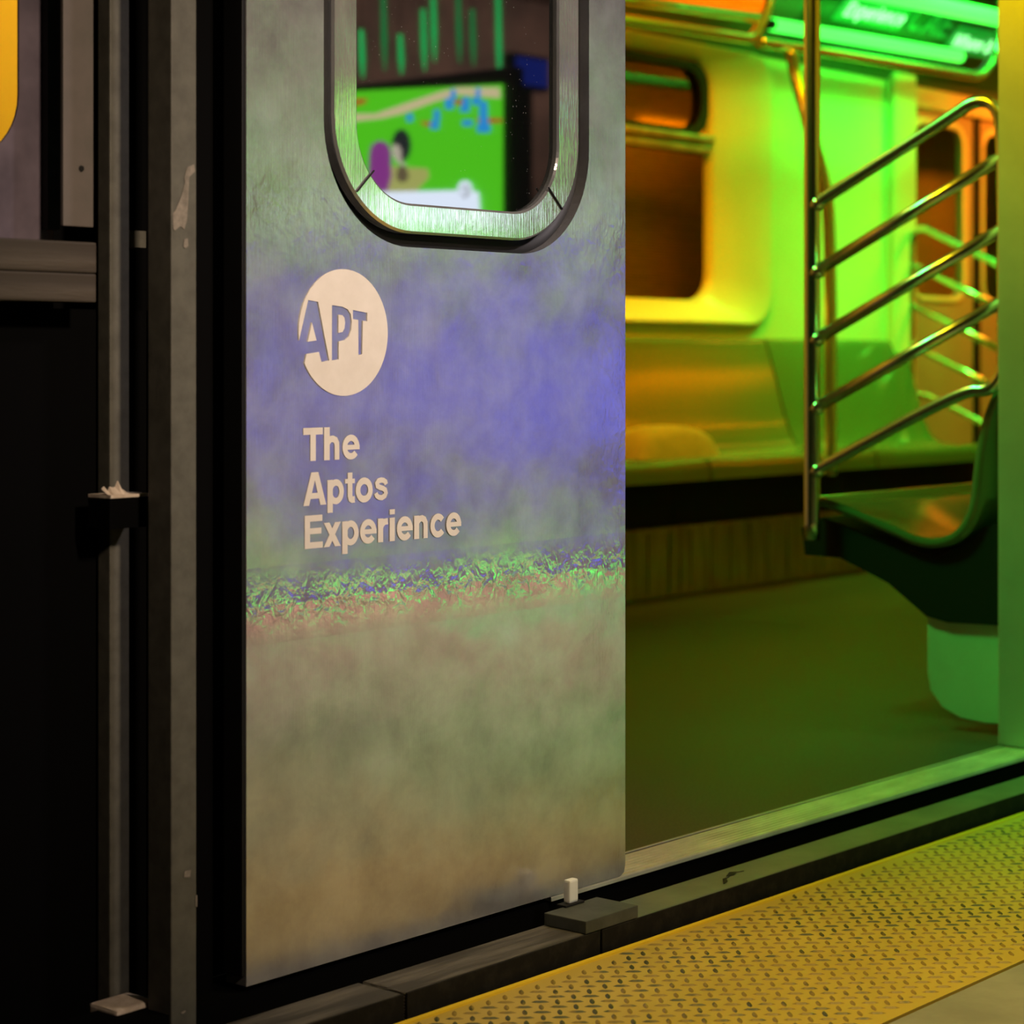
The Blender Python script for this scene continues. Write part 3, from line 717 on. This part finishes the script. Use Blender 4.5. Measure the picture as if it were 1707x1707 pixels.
for (a, b_, txt) in ((pA, pB, 'Experience'), (pC, pC.lerp(pD, .55), 'Where'), (pC.lerp(pD, .62), pD, 'buil')):
    dd = (b_-a); h = .075
    strip(a-dd*.08, b_+dd*.06, h*1.25, M['sign_back'], 'lit_strip', .03, .010)
    q = MB(); wl = dd.length; dn = dd.normalized(); off = Vector((0, -.73, -.68))*.020
    write(q, txt, h*.8, wl, lambda u, v: a+dn*u+U_*v+off); q.build('sign_word', M['sign_glow'], sg, recalc=False)
a = cove_x(1503, 45); b_ = cove_x(1572, 62); q = MB(); dn = (b_-a).normalized(); off = Vector((0, -.73, -.68))*.012
write(q, 'CAE', .11, (b_-a).length, lambda u, v: a+dn*u+U_*v+off); q.build('faint_word', M['faint'], sg, recalc=False)

# ------------------------------------------------------------------ things in the station hall, seen mirrored in the door
def Vx(px, py, X):
    """mirror-image measurement in the door plane: real spot on the plane x = X"""
    u = (px-CX)/FPX; Z = X/(u*SN+CN); return Vector((X, -((-u*SN*0-u*CN+SN)*Z-CAM_D), CAM_H-(py-CY)*Z/FPX))
def Vy(px, py, Y):
    w = W(px, py, Y); return Vector((w.x, -Y, w.z))
XS = 6.0
scr = thing('display_screen', (XS, -3.9, 1.1), 'large lit screen showing green lawn and blue chairs, mirrored in the door window', 'screen')
y_r, y_l = -3.262, -4.2
b = MB(); b.box((XS+.012, y_l-.04, 1.10), (XS+.07, y_r+.04, 1.79), .006); b.box((XS+.03, (y_l+y_r)/2-.04, -.05), (XS+.06, (y_l+y_r)/2+.04, 1.2)); b.build('housing', M['dark'], scr)
em = lambda n, c, s_=1.0: mat(n, tuple(.3*q for q in c), .5, emis=c, estr=s_)
E_ = 2.5
PM = [em('lawn_green', (.085, .60, .012), E_), em('path_beige', (.62, .52, .30), E_), em('chair_blue', (.02, .28, .75), E_), em('rug_red', (.42, .10, .02), E_), em('figure_black', (.012, .012, .02), E_),
      em('plum', (.24, .035, .25), E_), em('pale_white', (.60, .66, .80), E_*1.5), em('tan', (.40, .42, .12), E_), em('skin_pale', (.5, .45, .36), E_), em('shade_brown', (.12, .09, .05), E_)]
pic = MB(); lay = [0]
def shp(mi, pts, k=None):
    pic.mi = mi; lay[0] += 1; d = -.0004*lay[0]
    pic.poly([Vx(580+x/4.063, y/4.063, XS)+Vector((d, 0, 0)) for x, y in pts])
def ov(mi, cx, cy, rx, ry): shp(mi, [(cx+rx*math.cos(2*PI*k/24), cy+ry*math.sin(2*PI*k/24)) for k in range(24)])
pic.mi = 0; pic.poly([(XS, y_r, 1.12), (XS, y_r, 1.727), (XS, y_l, 1.77), (XS, y_l, 1.10)])
shp(1, [(-300, 760), (50, 770), (200, 770), (400, 700), (640, 620), (760, 590), (1045, 592), (1050, 665), (760, 640), (600, 690), (380, 770), (250, 800), (50, 822), (-300, 815)])
shp(3, [(0, 670), (150, 665), (130, 700), (50, 720), (0, 722)])
shp(3, [(500, 822), (590, 822), (610, 850), (540, 852)]); shp(3, [(890, 795), (1062, 800), (1060, 830), (900, 835)]); shp(3, [(740, 672), (800, 672), (800, 705), (745, 710)])
shp(7, [(280, 1120), (560, 1140), (570, 1200), (480, 1300), (260, 1300)])
for (x, y, w_, h_) in ((438, 795, 20, 28), (622, 780, 20, 40), (608, 845, 28, 28), (735, 640, 18, 36), (708, 700, 28, 38), (822, 690, 24, 35), (815, 735, 30, 22), (905, 630, 16, 35), (893, 685, 28, 24), (942, 740, 26, 55), (945, 830, 30, 40), (945, 868, 44, 28), (835, 832, 34, 20)):
    shp(2, [(x-w_, y-h_*.7), (x-w_*.6, y-h_), (x+w_*.6, y-h_), (x+w_, y-h_*.7), (x+w_, y+h_), (x-w_, y+h_)])
ov(9, 395, 1190, 42, 45); ov(4, 388, 985, 66, 112)
shp(8, [(325, 985), (360, 975), (385, 1010), (392, 1100), (365, 1110), (325, 1040)]); ov(8, 400, 1120, 20, 20); ov(9, 395, 1170, 36, 50)
shp(5, [(172, 1040), (185, 985), (225, 955), (270, 955), (305, 985), (320, 1040), (322, 1200), (290, 1310), (230, 1290), (165, 1210)])
shp(6, [(250, 1300), (770, 1290), (915, 1300), (935, 1560), (250, 1560)]); ov(6, 822, 1290, 52, 68); ov(9, 822, 1298, 28, 42); ov(6, 818, 1298, 18, 32)
pic.build('picture', PM, scr, recalc=False)
# green hanging light tubes
for i, (x, y0, y1, dim) in enumerate(((108, 200, 530, 0), (258, -60, 480, 1), (372, 230, 505, 0), (527, 60, 480, 0), (595, -80, 420, 0), (765, -40, 430, 1), (860, 60, 450, 1), (1035, -80, 590, 0), (20, 0, 300, 1))):
    a, c_ = Vy(580+(x-6)/4.063, y0/4.063, 4.9), Vy(580+(x+6)/4.063, y1/4.063, 4.9)
    t = thing('hanging_light', tuple(a), '%s hanging green light stick mirrored in the door window' % ('leftmost thin', 'second, dim', 'short low', 'fourth, thick', 'fifth, long', 'sixth, dim', 'seventh, dim', 'longest, rightmost bright', 'dim edge')[i], 'light', 'green light sticks in the hall')
    q = MB(); q.tube([a, a.lerp(c_, .6), a.lerp(c_, .85), c_], [.010, .0125, .008, .003], 10); q.build('light_tube', M['led_green_dim' if dim else 'led_green'], t)
    q = MB(); q.tube([a, (a.x, a.y, 3.3)], .002, 6); q.build('cord', M['dark'], t)
# dark blue screen, blue panels, floor light
def panel(px0, py0, px1, py1, Y, m, label, name='light_panel'):
    a, c_ = Vy(px0, py0, Y), Vy(px1, py1, Y)
    t = thing(name, ((a.x+c_.x)/2, a.y, -.05), label, 'light panel'); z0, z1 = sorted((a.z, c_.z)); z0 = max(z0, .0)
    q = MB(); q.box((a.x, a.y-.012, z0), (c_.x, a.y, z1)); q.build('panel_face', M[m], t)
    q = MB(); q.box((a.x-.02, a.y-.08, z0-.02), (c_.x+.02, a.y-.013, z1+.02), .005)
    q.box(((a.x+c_.x)/2-.03, a.y-.06, -.05), ((a.x+c_.x)/2+.03, a.y-.03, z0)); q.build('housing', M['dark'], t)
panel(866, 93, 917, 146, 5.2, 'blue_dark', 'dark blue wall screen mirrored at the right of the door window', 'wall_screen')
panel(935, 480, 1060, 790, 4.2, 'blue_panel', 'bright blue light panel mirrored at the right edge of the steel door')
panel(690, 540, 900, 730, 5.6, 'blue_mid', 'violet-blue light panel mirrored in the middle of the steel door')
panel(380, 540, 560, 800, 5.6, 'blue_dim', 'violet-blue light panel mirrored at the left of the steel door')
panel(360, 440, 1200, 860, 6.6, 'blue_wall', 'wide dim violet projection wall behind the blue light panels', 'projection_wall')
nl = thing('floor_light', (5.4, -3.1, -.05), 'green light strip on the hall floor, mirrored low in the steel door', 'light')
q = MB(); d_ = Vector((.82, .97, 0)).normalized(); e_ = Vector((-d_.y, d_.x, 0))
for a_ in (Vector((5.4, -3.075, 0)),):
    p_ = [a_-d_*1.2-e_*.3, a_+d_*1.2-e_*.3, a_+d_*1.2+e_*.3, a_-d_*1.2+e_*.3]
    q.prism([(v.x, v.y) for v in p_], 2, -.051, -.045)
q.build('floor_mask_plate', M['dark'], nl)  # dark plate added to keep the strip's green off the floor
q = MB(); q.tube([(4.7, -3.95, -.03), (6.1, -2.2, -.03)], .016, 10); q.build('light_strip', M['neon'], nl)
